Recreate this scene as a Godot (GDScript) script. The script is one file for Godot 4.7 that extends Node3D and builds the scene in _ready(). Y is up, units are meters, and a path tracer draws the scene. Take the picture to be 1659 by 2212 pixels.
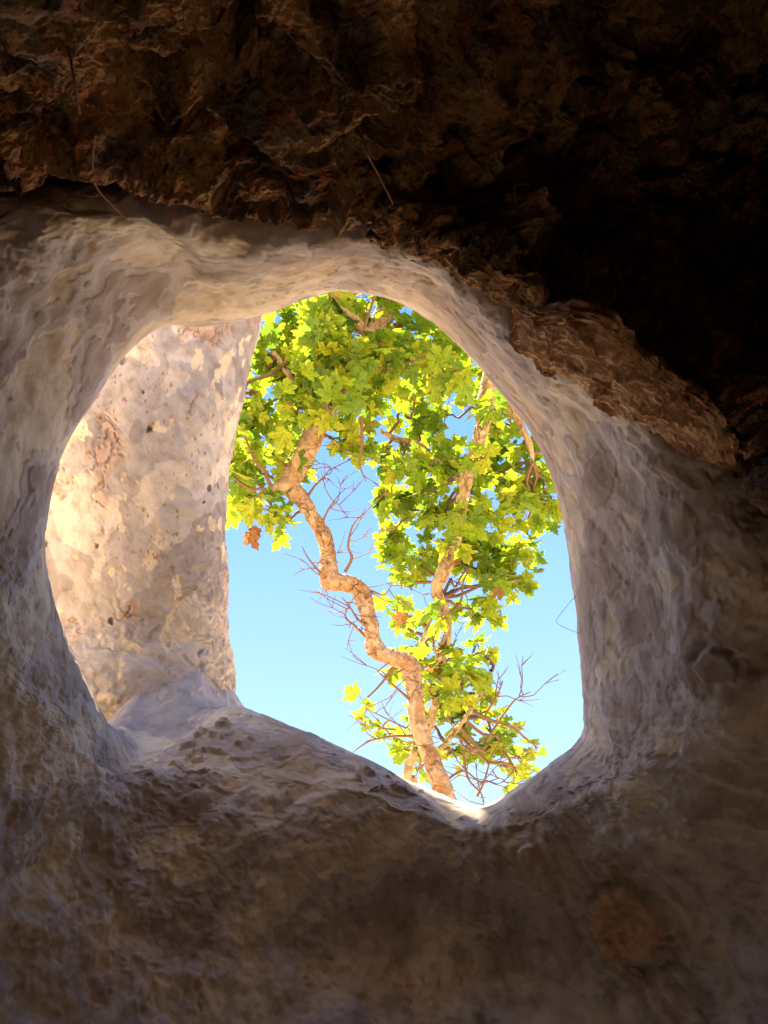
extends Node3D

# Measured layout: picture points are given on a 1659 x 2212 sheet, each with its own distance in metres along the view.
const EYE := Vector3(0.0, 1.0, 0.0)
const PITCH := 38.0
const FOV := 65.0
const SHEET := Vector2(829.5, 1106.0)
const F := 1736.0
const Q := 1.0            # mesh fineness

var cam_basis := Basis.from_euler(Vector3(deg_to_rad(PITCH), 0, 0))
var rng := RandomNumberGenerator.new()
var fbm: FastNoiseLite
var fine: FastNoiseLite
var ridge: FastNoiseLite
var cell: FastNoiseLite
var edge: FastNoiseLite
var value: FastNoiseLite

func at(x: float, y: float, d: float) -> Vector3:
	return EYE + cam_basis * Vector3((x - SHEET.x) / F * d, (SHEET.y - y) / F * d, -d)

func local(x: float, y: float, d: float) -> Vector3:          # metres right, up and forward of the eye
	return EYE + cam_basis * Vector3(x, y, -d)

func noise(kind: int, octaves: int, seed_value: int, fractal := FastNoiseLite.FRACTAL_FBM) -> FastNoiseLite:
	var n := FastNoiseLite.new()
	n.noise_type = kind
	n.seed = seed_value
	n.frequency = 1.0
	n.fractal_type = fractal
	n.fractal_octaves = octaves
	return n

func tag(o: Node, label: String, category: String, group := "", kind := "") -> void:
	if label: o.set_meta("label", label)
	if category: o.set_meta("category", category)
	if group: o.set_meta("group", group)
	if kind: o.set_meta("kind", kind)

func put(mesh: Mesh, called: String, m: Material, parent: Node) -> MeshInstance3D:
	var o := MeshInstance3D.new()
	o.name = called
	o.mesh = mesh
	o.material_override = m
	parent.add_child(o, true)
	return o

# ---------------------------------------------------------------- textures and materials
func grain_texture(freq: float, octaves: int, seed_value: int, kind := FastNoiseLite.TYPE_SIMPLEX_SMOOTH, fractal := FastNoiseLite.FRACTAL_FBM, ramp: Gradient = null, size := 512) -> NoiseTexture2D:
	var t := NoiseTexture2D.new()
	t.width = size
	t.height = size
	t.seamless = true
	t.seamless_blend_skirt = 0.2
	var n := noise(kind, octaves, seed_value, fractal)
	n.frequency = freq
	t.noise = n
	if ramp: t.color_ramp = ramp
	return t

func grad(stops: Array, colors: Array) -> Gradient:
	var g := Gradient.new()
	g.offsets = PackedFloat32Array(stops)
	g.colors = PackedColorArray(colors)
	return g

func wood_material(mottle: Texture2D, relief: Texture2D, relief_cm: float, rough: float, scale: float) -> StandardMaterial3D:
	var m := StandardMaterial3D.new()
	m.vertex_color_use_as_albedo = true
	m.albedo_texture = mottle
	m.roughness = rough
	m.metallic_specular = 0.3
	m.uv1_triplanar = true
	m.uv1_world_triplanar = true
	m.uv1_scale = Vector3.ONE * scale
	m.uv1_triplanar_sharpness = 4.0
	m.heightmap_enabled = true
	m.heightmap_texture = relief
	m.heightmap_scale = relief_cm
	return m

# ---------------------------------------------------------------- lofted surfaces
func spline(a: Vector3, b: Vector3, c: Vector3, d: Vector3, t: float) -> Vector3:
	var t2 := t * t
	var t3 := t2 * t
	return 0.5 * ((2.0 * b) + (c - a) * t + (2.0 * a - 5.0 * b + 4.0 * c - d) * t2 + (3.0 * b - a - 3.0 * c + d) * t3)

func along(p: PackedVector3Array, t: float, closed: bool) -> Vector3:
	var n := p.size()
	var i := int(floor(t))
	if closed:
		return spline(p[(i - 1 + n) % n], p[i % n], p[(i + 1) % n], p[(i + 2) % n], t - i)
	i = clampi(i, 0, n - 2)
	return spline(p[maxi(i - 1, 0)], p[i], p[i + 1], p[mini(i + 2, n - 1)], t - i)

# rows: one PackedVector3Array per profile step, each running round (or along) the stations
func loft(rows: Array, us: PackedFloat32Array, vs: PackedFloat32Array, closed: bool) -> PackedVector3Array:
	var nu := us.size()
	var nv := vs.size()
	var pos := PackedVector3Array()
	pos.resize(nu * nv)
	for i in nu:
		var column := PackedVector3Array()
		for r in rows:
			column.append(along(r, us[i], closed))
		for j in nv:
			pos[i * nv + j] = along(column, vs[j], false)
	return pos

func normals_of(pos: PackedVector3Array, nu: int, nv: int, closed: bool, sign_: float) -> PackedVector3Array:
	var out := PackedVector3Array()
	out.resize(nu * nv)
	for i in nu:
		var i0 := (i - 1 + nu) % nu if closed else maxi(i - 1, 0)
		var i1 := (i + 1) % nu if closed else mini(i + 1, nu - 1)
		for j in nv:
			var du := pos[i1 * nv + j] - pos[i0 * nv + j]
			var dv := pos[i * nv + mini(j + 1, nv - 1)] - pos[i * nv + maxi(j - 1, 0)]
			var n := du.cross(dv) * sign_
			out[i * nv + j] = n.normalized() if n.length_squared() > 1e-20 else Vector3.UP
	return out

func sheet_mesh(pos: PackedVector3Array, nrm: PackedVector3Array, col: PackedColorArray, nu: int, nv: int, closed: bool, sign_: float, from_u := 0, to_u := -1) -> ArrayMesh:
	var last := (nu if closed else nu - 1) if to_u < 0 else to_u
	var count := last - from_u + 1
	var p := PackedVector3Array()
	var n := PackedVector3Array()
	var c := PackedColorArray()
	for k in count:
		var i := (from_u + k) % nu
		p.append_array(pos.slice(i * nv, i * nv + nv))
		n.append_array(nrm.slice(i * nv, i * nv + nv))
		c.append_array(col.slice(i * nv, i * nv + nv))
	var idx := PackedInt32Array()
	idx.resize((count - 1) * (nv - 1) * 6)
	var w := 0
	for i in count - 1:
		for j in nv - 1:
			var a := i * nv + j
			var b := a + nv
			if sign_ > 0.0:
				idx[w] = a; idx[w + 1] = a + 1; idx[w + 2] = b; idx[w + 3] = b; idx[w + 4] = a + 1; idx[w + 5] = b + 1
			else:
				idx[w] = a; idx[w + 1] = b; idx[w + 2] = a + 1; idx[w + 3] = b; idx[w + 4] = b + 1; idx[w + 5] = a + 1
			w += 6
	var arr := []
	arr.resize(Mesh.ARRAY_MAX)
	arr[Mesh.ARRAY_VERTEX] = p
	arr[Mesh.ARRAY_NORMAL] = n
	arr[Mesh.ARRAY_COLOR] = c
	arr[Mesh.ARRAY_INDEX] = idx
	var mesh := ArrayMesh.new()
	mesh.add_surface_from_arrays(Mesh.PRIMITIVE_TRIANGLES, arr)
	return mesh

func steps(parts: Array) -> PackedFloat32Array:            # [[from, to, count], ...] joined
	var out := PackedFloat32Array()
	for p in parts:
		for k in int(p[2]):
			out.append(lerpf(p[0], p[1], float(k) / p[2]))
	out.append(parts[-1][1])
	return out

func sm(a: float, b: float, x: float) -> float:
	return smoothstep(a, b, x)

func col(r: float, g: float, b: float) -> Color:
	return Color(r, g, b)

# ---------------------------------------------------------------- the scene
func _ready() -> void:
	var cam := Camera3D.new()
	cam.name = "camera"
	cam.position = EYE
	cam.basis = cam_basis
	cam.fov = FOV
	cam.near = 0.02
	cam.far = 2000.0
	cam.current = true
	add_child(cam)

	var env := Environment.new()
	var sky_mat := ProceduralSkyMaterial.new()
	sky_mat.sky_top_color = Color(0.026, 0.070, 0.163).linear_to_srgb()
	sky_mat.sky_horizon_color = Color(0.155, 0.199, 0.275).linear_to_srgb()
	sky_mat.sky_curve = 0.3
	sky_mat.ground_bottom_color = Color(0.2, 0.16, 0.11).linear_to_srgb()
	sky_mat.ground_horizon_color = Color(0.3, 0.3, 0.27).linear_to_srgb()
	sky_mat.sun_angle_max = 4.0
	var sky := Sky.new()
	sky.sky_material = sky_mat
	env.background_mode = Environment.BG_SKY
	env.sky = sky
	env.tonemap_mode = Environment.TONE_MAPPER_LINEAR
	env.tonemap_exposure = 8.5
	env.sdfgi_enabled = true
	env.ssao_enabled = true
	env.ssil_enabled = true
	var we := WorldEnvironment.new()
	we.name = "world_environment"
	we.environment = env
	add_child(we)

	var sun := DirectionalLight3D.new()
	sun.name = "sun"
	var elevation := deg_to_rad(64.0)
	var azimuth := deg_to_rad(65.0)                        # left of the way the camera looks
	var towards := Vector3(-sin(azimuth) * cos(elevation), sin(elevation), -cos(azimuth) * cos(elevation))
	sun.look_at_from_position(towards * 50.0, Vector3.ZERO, Vector3.FORWARD)
	sun.light_energy = 1.5
	sun.light_color = Color(1.0, 0.91, 0.78)
	sun.light_angular_distance = 0.5
	sun.shadow_enabled = true
	add_child(sun)

	rng.seed = 7
	fbm = noise(FastNoiseLite.TYPE_SIMPLEX_SMOOTH, 4, 11)
	fine = noise(FastNoiseLite.TYPE_SIMPLEX_SMOOTH, 3, 23)
	ridge = noise(FastNoiseLite.TYPE_SIMPLEX_SMOOTH, 4, 31, FastNoiseLite.FRACTAL_RIDGED)
	value = noise(FastNoiseLite.TYPE_SIMPLEX, 2, 47)
	cell = noise(FastNoiseLite.TYPE_CELLULAR, 1, 53, FastNoiseLite.FRACTAL_NONE)
	cell.cellular_return_type = FastNoiseLite.RETURN_DISTANCE
	edge = noise(FastNoiseLite.TYPE_CELLULAR, 1, 61, FastNoiseLite.FRACTAL_NONE)
	edge.cellular_return_type = FastNoiseLite.RETURN_DISTANCE2_SUB

	build_ground()
	build_hollow_tree()
	build_outer_trees()

func build_ground() -> void:
	var st := SurfaceTool.new()
	st.begin(Mesh.PRIMITIVE_TRIANGLES)
	var radii := [0.0, 3.0, 6.0, 10.0, 18.0, 40.0, 120.0, 900.0]
	for r in radii.size():
		for k in 48:
			var a := TAU * k / 48.0
			var p := Vector3(cos(a) * radii[r], 0, sin(a) * radii[r])
			p.y = 0.06 * fbm.get_noise_2d(p.x * 0.3, p.z * 0.3) if radii[r] < 100.0 else 0.0
			st.set_normal(Vector3.UP)
			st.add_vertex(p)
	for r in radii.size() - 1:
		for k in 48:
			var a := r * 48 + k
			var b := r * 48 + (k + 1) % 48
			for i in [a, b, a + 48, b, b + 48, a + 48]: st.add_index(i)
	st.generate_normals()
	var m := StandardMaterial3D.new()
	m.albedo_texture = grain_texture(0.02, 5, 5, FastNoiseLite.TYPE_SIMPLEX_SMOOTH, FastNoiseLite.FRACTAL_FBM, grad([0.25, 0.5, 0.75], [Color(0.70, 0.59, 0.43), Color(0.81, 0.70, 0.53), Color(0.87, 0.79, 0.63)]))
	m.roughness = 0.95
	m.uv1_triplanar = true
	m.uv1_world_triplanar = true
	m.uv1_scale = Vector3.ONE * 0.4
	var g := put(st.commit(), "ground", m, self)
	tag(g, "dry pale tan earth and straw ground under the trees", "ground", "", "structure")

# ---------------------------------------------------------------- hollow tree seen from inside
# station: crest x, y, distance; shoulder x, y, distance; inner wall x, y, distance (clockwise from the lowest dip of the rim)
const RIM := [
	[1030, 1742, 1.50, 1010, 1845, 1.37, 1000, 2240, 1.24],
	[905, 1697, 1.52, 880, 1795, 1.39, 830, 2240, 1.22],
	[790, 1637, 1.55, 740, 1760, 1.39, 640, 2250, 1.20],
	[640, 1572, 1.60, 600, 1740, 1.39, 450, 2260, 1.16],
	[500, 1527, 1.68, 440, 1725, 1.38, 250, 2270, 1.12],
	[400, 1585, 1.66, 300, 1720, 1.34, 80, 2270, 1.06],
	[300, 1638, 1.54, 180, 1690, 1.25, -100, 2150, 1.00],
	[230, 1562, 1.39, 100, 1640, 1.18, -200, 1900, 0.95],
	[153, 1413, 1.27, -50, 1470, 1.04, -420, 1650, 0.92],
	[107, 1280, 1.22, -80, 1290, 1.02, -420, 1400, 0.90],
	[95, 1140, 1.22, -80, 1110, 1.02, -420, 1150, 0.90],
	[126, 985, 1.24, -170, 880, 0.96, -520, 860, 0.86],
	[190, 870, 1.28, -140, 650, 0.97, -520, 520, 0.88],
	[267, 761, 1.32, -30, 465, 0.99, -300, 220, 1.00],
	[350, 702, 1.37, 140, 425, 1.02, 40, 150, 1.25],
	[440, 699, 1.43, 345, 432, 1.06, 220, 60, 1.35],
	[555, 681, 1.45, 500, 462, 1.12, 430, 60, 1.40],
	[660, 643, 1.44, 630, 455, 1.12, 600, 60, 1.40],
	[740, 628, 1.43, 740, 455, 1.12, 740, 60, 1.40],
	[840, 645, 1.43, 865, 485, 1.12, 900, 80, 1.40],
	[930, 690, 1.43, 1005, 545, 1.12, 1150, 150, 1.40],
	[1010, 765, 1.43, 1125, 640, 1.12, 1400, 250, 1.40],
	[1080, 845, 1.43, 1225, 735, 1.12, 1600, 420, 1.40],
	[1150, 928, 1.43, 1375, 800, 1.08, 1850, 560, 1.32],
	[1195, 1020, 1.43, 1480, 935, 1.05, 2000, 780, 1.18],
	[1222, 1125, 1.43, 1545, 1075, 1.04, 2080, 1000, 1.04],
	[1243, 1260, 1.43, 1580, 1225, 1.04, 2100, 1200, 0.98],
	[1255, 1390, 1.43, 1580, 1390, 1.05, 2100, 1450, 0.97],
	[1265, 1530, 1.43, 1540, 1585, 1.08, 2050, 1750, 1.00],
	[1255, 1600, 1.44, 1450, 1730, 1.19, 1900, 2020, 1.06],
	[1190, 1650, 1.45, 1300, 1775, 1.29, 1650, 2200, 1.15],
	[1115, 1704, 1.47, 1180, 1820, 1.33, 1400, 2250, 1.20],
]
const OUTSIDE := {2: [[790, 1700, 1.70], [790, 1900, 1.8]], 3: [[645, 1650, 1.76], [650, 1850, 1.9]], 4: [[484, 1548, 1.86], [462, 1570, 2.0]], 5: [[398, 1512, 1.82], [390, 1460, 1.98]], 6: [[300, 1530, 1.765], [300, 1455, 1.93]]}

func build_hollow_tree() -> void:
	var tree := Node3D.new()
	tree.name = "hollow_plane_tree"
	add_child(tree)
	tag(tree, "huge hollow tree with pale mottled bark framing the opening, seen from its dark inside", "tree")

	var mottle := grain_texture(0.012, 5, 3, FastNoiseLite.TYPE_SIMPLEX_SMOOTH, FastNoiseLite.FRACTAL_FBM, grad([0.2, 0.5, 0.8], [Color(0.86, 0.84, 0.82), Color(0.96, 0.955, 0.95), Color(1, 1, 1)]))
	var relief := grain_texture(0.03, 5, 9)
	var bark := wood_material(mottle, relief, 0.13, 0.78, 3.1)
	var rot_relief := grain_texture(0.02, 5, 19, FastNoiseLite.TYPE_SIMPLEX_SMOOTH, FastNoiseLite.FRACTAL_RIDGED)
	var rot := wood_material(mottle, rot_relief, 0.8, 0.9, 4.3)

	build_rim(tree, bark)
	build_stem(tree, bark)
	build_ceiling(tree, rot)
	build_roll(tree, wood_material(mottle, rot_relief, 0.3, 0.85, 4.3))
	build_rootlets(tree)

func build_rim(tree: Node3D, bark: Material) -> void:
	var n := RIM.size()
	var names := ["outer_pole", "outer_back", "outer_side", "skin_far", "skin", "crest", "round", "shoulder", "wall", "side", "back", "pole"]
	var rows := []
	for k in names.size():
		var r := PackedVector3Array()
		r.resize(n)
		rows.append(r)
	for i in n:
		var s = RIM[i]
		var c := at(s[0], s[1], s[2])
		var m := at(s[3], s[4], s[5])
		var w := at(s[6], s[7], s[8])
		var e := cam_basis.inverse() * (at(s[3], s[4], s[2]) - c)
		var lat := Vector2(s[6] - 740.0, 1180.0 - s[7]).normalized()
		var el := (cam_basis * Vector3(lat.x, lat.y, 0))
		var f := cam_basis * Vector3(0, 0, -1)
		rows[0][i] = local(lat.x * 0.02, lat.y * 0.02, -1.3)
		rows[1][i] = local(lat.x * 0.95, lat.y * 0.95, -1.0)
		rows[2][i] = local(lat.x * 1.45, lat.y * 1.45, 0.3)
		var past: float = s[2] + 0.15
		rows[3][i] = at(s[0] + lat.x * 300.0, s[1] - lat.y * 300.0, past + 0.08)
		rows[4][i] = at(s[0] + lat.x * 40.0, s[1] - lat.y * 40.0, past)
		if OUTSIDE.has(i):
			var o = OUTSIDE[i]
			rows[4][i] = at(o[0][0], o[0][1], o[0][2])
			rows[3][i] = at(o[1][0], o[1][1], o[1][2])
		rows[5][i] = c
		var mid := c.lerp(m, 0.5) - f * 0.035 - el * 0.012       # the lip bulges inwards
		rows[6][i] = mid
		rows[7][i] = m
		rows[8][i] = w
		rows[9][i] = local(lat.x * 1.0, lat.y * 1.0, 0.25)
		rows[10][i] = local(lat.x * 0.65, lat.y * 0.65, -0.75)
		rows[11][i] = local(lat.x * 0.02, lat.y * 0.02, -0.95)
	var nu := int(1152 * Q)
	var us := PackedFloat32Array()
	for i in nu:
		us.append(float(i) * n / nu)
	var vs := steps([[0.0, 3.0, 12], [3.0, 4.0, int(36 * Q)], [4.0, 5.0, int(44 * Q)], [5.0, 7.0, int(150 * Q)], [7.0, 8.0, int(150 * Q)], [8.0, 9.0, 24], [9.0, 11.0, 14]])
	var nv := vs.size()
	var pos := loft(rows, us, vs, true)
	var nrm := normals_of(pos, nu, nv, true, -1.0)

	# round scars and hollows, each found on the wall by where it is seen
	var scars := [[1357, 2000, 78.0, -0.016, 0], [1140, 1852, 24.0, -0.009, 1], [1545, 1440, 40.0, -0.010, 2], [1105, 1690, 0.0, 0.0, 3]]
	var centres := []
	for s in scars:
		var ray := (at(s[0], s[1], 1.0) - EYE).normalized()
		var best := 1e9
		var found := Vector3.ZERO
		for i in range(0, nu, 2):
			for j in range(60, nv - 30, 2):
				var d := (pos[i * nv + j] - EYE)
				var a := d.normalized().distance_squared_to(ray)
				if a < best:
					best = a
					found = pos[i * nv + j]
		centres.append([found, s[2] / F * found.distance_to(EYE), s[3], s[4]])

	var colors := PackedColorArray()
	colors.resize(nu * nv)
	var moved := PackedVector3Array()
	moved.resize(nu * nv)
	for i in nu:
		var u := us[i]
		var th := u / n * TAU
		var cx := cos(th)
		var sy := sin(th)
		var low := sm(27.5, 30.5, u) + (1.0 - sm(4.0, 7.0, u))               # lower lip
		var arch := sm(13.0, 15.5, u) * (1.0 - sm(20.0, 24.0, u))
		var left := sm(5.0, 7.5, u) * (1.0 - sm(12.5, 15.0, u))
		var right := sm(21.0, 24.0, u) * (1.0 - sm(27.0, 30.0, u))
		for j in nv:
			var q := i * nv + j
			var p := pos[q]
			var v := vs[j]
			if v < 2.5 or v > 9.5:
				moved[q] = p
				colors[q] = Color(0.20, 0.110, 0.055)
				continue
			var k := p * 1.0
			var big := fbm.get_noise_3d(k.x * 3.1, k.y * 3.1, k.z * 3.1)
			var mid := fbm.get_noise_3d(k.x * 11.0 + 5.0, k.y * 11.0, k.z * 11.0)
			var small := fine.get_noise_3d(k.x * 42.0, k.y * 42.0 + 3.0, k.z * 42.0)
			var tiny := fine.get_noise_3d(k.x * 130.0, k.y * 130.0, k.z * 130.0 + 8.0)
			var inner := sm(5.6, 7.4, v)
			var rough := 0.15 + 0.85 * sm(0.0, 0.30, fbm.get_noise_3d(k.x * 2.6 + 60.0, k.y * 2.6, k.z * 2.6))
			rough = maxf(rough, sm(3.2, 4.2, u) * (1.0 - sm(6.4, 7.4, u)))
			# folds that run over the lip (across the ring) and grain that runs along it
			var over := ridge.get_noise_3d(cx * 7.5 + mid * 0.35, sy * 7.5, v * 0.42)
			var grain := fbm.get_noise_3d(cx * 3.0 + 9.0, sy * 3.0, v * 3.0 + mid * 1.2)
			var pit := fbm.get_noise_3d(k.x * 17.0, k.y * 42.0 + 2.0, k.z * 30.0)
			var pits := sm(0.22, 0.42, pit)
			var smooth_wood := clampf(arch + 0.6 * right * (1.0 - inner), 0.0, 1.0)
			var d := big * 0.026 * sm(5.0, 6.4, v) + mid * 0.006 * (0.5 + 0.5 * rough) + (small * 0.0012 + tiny * 0.0005) * rough * (1.0 - 0.7 * smooth_wood)
			d += (over - 0.2) * 0.0045 * rough * (0.95 * low + 0.9 * right + 1.1 * left + 0.12 * arch) * sm(4.9, 5.5, v)
			d += grain * 0.002 * (0.6 * arch + 0.4 * right + 0.3 * low)
			d -= pits * (0.006 + 0.007 * sm(0.5, 1.5, u) * (1.0 - sm(5.5, 6.5, u))) * rough * (1.0 - 0.7 * inner) * (0.9 * low + 0.25 * right + 0.3 * left)
			d += ridge.get_noise_3d(k.x * 8.0, k.y * 8.0, k.z * 8.0 + 4.0) * 0.010 * inner * (low + left + 0.6 * right)
			d += (small * 0.0015 + mid * 0.008) * inner
			# colours: pale bark, cream and taupe plates, ochre flecks, dark pits; grey-brown old wood inside
			d += 0.022 * (1.0 - sm(14.95, 15.35, u + (v - 6.2) * 0.45 + mid * 0.25)) * sm(13.0, 14.6, u) * sm(5.0, 5.6, v)   # the column laps over the arch
			d *= 0.3 + 0.7 * sm(5.0, 5.8, v)
			var plate := fbm.get_noise_3d(k.x * 5.5 + 31.0, k.y * 5.5, k.z * 5.5) + 0.12 * small
			d += (sm(0.10, 0.14, plate) - sm(0.12, 0.16, -plate)) * 0.0016
			var c := Color(0.505, 0.458, 0.442)
			c = c.lerp(Color(0.64, 0.565, 0.46), sm(0.10, 0.14, plate))
			c = c.lerp(Color(0.40, 0.345, 0.315), sm(0.12, 0.155, -plate))
			c = c.lerp(Color(0.48, 0.38, 0.28), sm(0.15, 0.30, fbm.get_noise_3d(k.x * 4.0 - 21.0, k.y * 4.0, k.z * 4.0)) * 0.4)
			var fleck := value.get_noise_3d(k.x * 38.0, k.y * 22.0, k.z * 38.0)
			c = c.lerp(Color(0.42, 0.25, 0.12), sm(0.45, 0.60, fleck) * 0.7 * rough)
			if u > 3.0 and u < 8.0:                                          # the foot of the stem runs into the lip
				c = c.lerp(Color(0.36, 0.33, 0.325), sm(3.2, 4.2, u) * (1.0 - sm(6.8, 7.6, u)) * (1.0 - sm(-0.25, 0.25, v - 4.9 + plate * 1.6)))
			var drip := ridge.get_noise_3d(cx * 16.0 + mid * 0.5, sy * 16.0, v * 0.30)
			c = c.lerp(Color(0.60, 0.57, 0.56), sm(0.25, 0.65, drip) * sm(26.5, 28.5, u) * (1.0 - sm(8.0, 8.4, v + big)) * 0.6)   # whitish runs down the right corner
			d += (drip - 0.2) * 0.005 * sm(26.5, 28.5, u) * sm(5.5, 6.5, v)
			for s in centres:
				var dist: float = p.distance_to(s[0])
				var r: float = s[1]
				if r > 0.0 and dist < r * 1.6:
					var wob := dist + (small * 0.12 + mid * 0.35) * r
					var bowl := 1.0 - sm(r * 0.72, r, wob)
					var collar := sm(r * 0.85, r * 1.05, wob) * (1.0 - sm(r * 1.1, r * 1.5, wob))
					d += s[2] * bowl + (0.009 if s[3] == 0 else 0.003) * collar
					if s[3] == 0:
						c = c.lerp(Color(0.56, 0.36, 0.22).lerp(Color(0.44, 0.27, 0.16), sm(-0.1, 0.3, small)), bowl * 0.85)
					elif s[3] == 1:
						c = c.lerp(Color(0.46, 0.31, 0.19), bowl * 0.8)
			moved[q] = p + nrm[q] * d
			colors[q] = c
	var nn := normals_of(moved, nu, nv, true, -1.0)
	var per := float(nu) / n
	for s in [["lower_lip", 28.0, 38.5], ["left_column", 6.5, 14.2], ["arched_limb", 14.2, 21.5], ["right_limb", 21.5, 28.0]]:
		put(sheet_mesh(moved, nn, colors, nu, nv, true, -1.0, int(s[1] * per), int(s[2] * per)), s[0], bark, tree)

# tubes whose centre, radius and distance are given per step
func tube_rows(path: Array, round_steps: int) -> Array:
	var pts := PackedVector3Array()
	var rad := PackedFloat32Array()
	for s in path:
		pts.append(at(s[0], s[1], s[2]))
		rad.append(s[3] / F * s[2])
	return tube_rows_world(pts, rad, round_steps)

func tube_rows_world(pts: PackedVector3Array, rad: PackedFloat32Array, round_steps: int) -> Array:
	var rows := []
	var side := Vector3.ZERO
	for k in pts.size():
		var dir := (pts[mini(k + 1, pts.size() - 1)] - pts[maxi(k - 1, 0)]).normalized()
		if side == Vector3.ZERO:
			side = dir.cross(Vector3(0.3, 0.2, 0.93)).normalized()
		side = (side - dir * side.dot(dir)).normalized()
		var other := dir.cross(side)
		var r := PackedVector3Array()
		for a in round_steps:
			var t := TAU * a / round_steps
			r.append(pts[k] + (side * cos(t) + other * sin(t)) * rad[k])
		rows.append(r)
	return rows

func build_stem(tree: Node3D, bark: Material) -> void:
	var path := [[120, 1900, 2.02, 350], [200, 1740, 2.03, 290], [236, 1620, 2.05, 262], [250, 1520, 2.07, 252], [257, 1400, 2.14, 230], [262, 1250, 2.16, 221], [272, 1120, 2.18, 215], [295, 980, 2.2, 203], [335, 850, 2.24, 186], [392, 700, 2.3, 162], [450, 540, 2.4, 150], [520, 330, 2.55, 138], [600, 0, 2.9, 125], [700, -500, 3.6, 110]]
	var rows := tube_rows(path, 24)
	var nu := int(560 * Q)
	var us := PackedFloat32Array()
	for i in nu: us.append(24.0 * i / nu)
	var vs := steps([[0.0, 1.0, 20], [1.0, 10.0, int(520 * Q)], [10.0, 13.0, 30]])
	var nv := vs.size()
	var pos := loft(rows, us, vs, true)
	var centre := Vector3.ZERO
	for p in pos: centre += p / pos.size()
	var nrm := normals_of(pos, nu, nv, true, 1.0)
	var sign_ := 1.0 if nrm[nv / 2].dot(pos[nv / 2] - (pos[nv / 2] + pos[(nu / 2) * nv + nv / 2]) * 0.5) > 0.0 else -1.0
	if sign_ < 0.0: nrm = normals_of(pos, nu, nv, true, -1.0)
	var moved := pos.duplicate()
	var colors := PackedColorArray()
	colors.resize(nu * nv)
	for i in nu:
		for j in nv:
			var q := i * nv + j
			var k := pos[q]
			var h := vs[j]
			var big := fbm.get_noise_3d(k.x * 2.2, k.y * 2.2, k.z * 2.2)
			var mid := fbm.get_noise_3d(k.x * 8.0, k.y * 8.0, k.z * 8.0 + 7.0)
			var small := fine.get_noise_3d(k.x * 38.0, k.y * 38.0, k.z * 38.0)
			var tiny := fine.get_noise_3d(k.x * 120.0, k.y * 120.0, k.z * 120.0)
			var plate := fbm.get_noise_3d(k.x * 2.7 + 13.0, k.y * 1.9, k.z * 2.7) + 0.05 * small
			var plate2 := fbm.get_noise_3d(k.x * 9.0 - 3.0, k.y * 5.5 + 17.0, k.z * 9.0) + 0.14 * small
			var e1 := sm(0.14, 0.165, plate)
			var e2 := sm(0.29, 0.305, plate2)
			var e3 := sm(0.17, 0.2, -plate)
			# wrinkles at the foot and on the hidden flank
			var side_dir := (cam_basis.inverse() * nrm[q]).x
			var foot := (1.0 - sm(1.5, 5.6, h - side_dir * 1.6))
			var wrinkle := value.get_noise_3d(k.x * 1.8, k.y * 20.0 + mid * 2.0 + k.x * 5.0, k.z * 1.8)
			var crack := edge.get_noise_3d(k.x * 22.0 + small * 0.5, k.y * 12.0, k.z * 22.0 + mid) 
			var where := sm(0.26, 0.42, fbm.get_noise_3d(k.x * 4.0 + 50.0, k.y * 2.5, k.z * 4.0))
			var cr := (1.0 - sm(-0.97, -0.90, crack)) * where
			var hole := sm(0.75, 0.82, value.get_noise_3d(k.x * 14.0 + 4.0, k.y * 8.0, k.z * 14.0) + 0.12 * small) 
			var d := big * 0.022 + mid * 0.0045 + small * 0.0016 + tiny * 0.0006 + wrinkle * 0.011 * foot
			d -= e1 * 0.0013 + e2 * 0.0015 - e3 * 0.001
			d -= cr * 0.006 + hole * 0.014
			moved[q] = k + nrm[q] * d
			var c := Color(0.345, 0.318, 0.318)
			c = c.lerp(Color(0.385, 0.36, 0.342), sm(0.0, 0.03, big))
			c = c.lerp(Color(0.25, 0.228, 0.23), e3)
			c = c.lerp(Color(0.49, 0.45, 0.415), e1)
			c = c.lerp(Color(0.55, 0.475, 0.365), e2)
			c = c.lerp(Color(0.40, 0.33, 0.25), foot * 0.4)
			c = c.lerp(Color(0.22, 0.10, 0.045), sm(0.52, 0.62, value.get_noise_3d(k.x * 60.0, k.y * 26.0, k.z * 60.0)) * 0.8 * sm(0.05, 0.25, fbm.get_noise_3d(k.x * 3.0, k.y * 3.0, k.z * 3.0 + 33.0)))
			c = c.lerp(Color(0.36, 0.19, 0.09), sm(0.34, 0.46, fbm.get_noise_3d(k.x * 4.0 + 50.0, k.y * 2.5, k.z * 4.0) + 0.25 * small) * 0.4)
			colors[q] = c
	var nn := normals_of(moved, nu, nv, true, sign_)
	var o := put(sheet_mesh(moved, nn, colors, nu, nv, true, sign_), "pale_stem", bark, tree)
	o.set_meta("label", "thick pale stem with cream bark plates beyond the left side of the opening")

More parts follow.
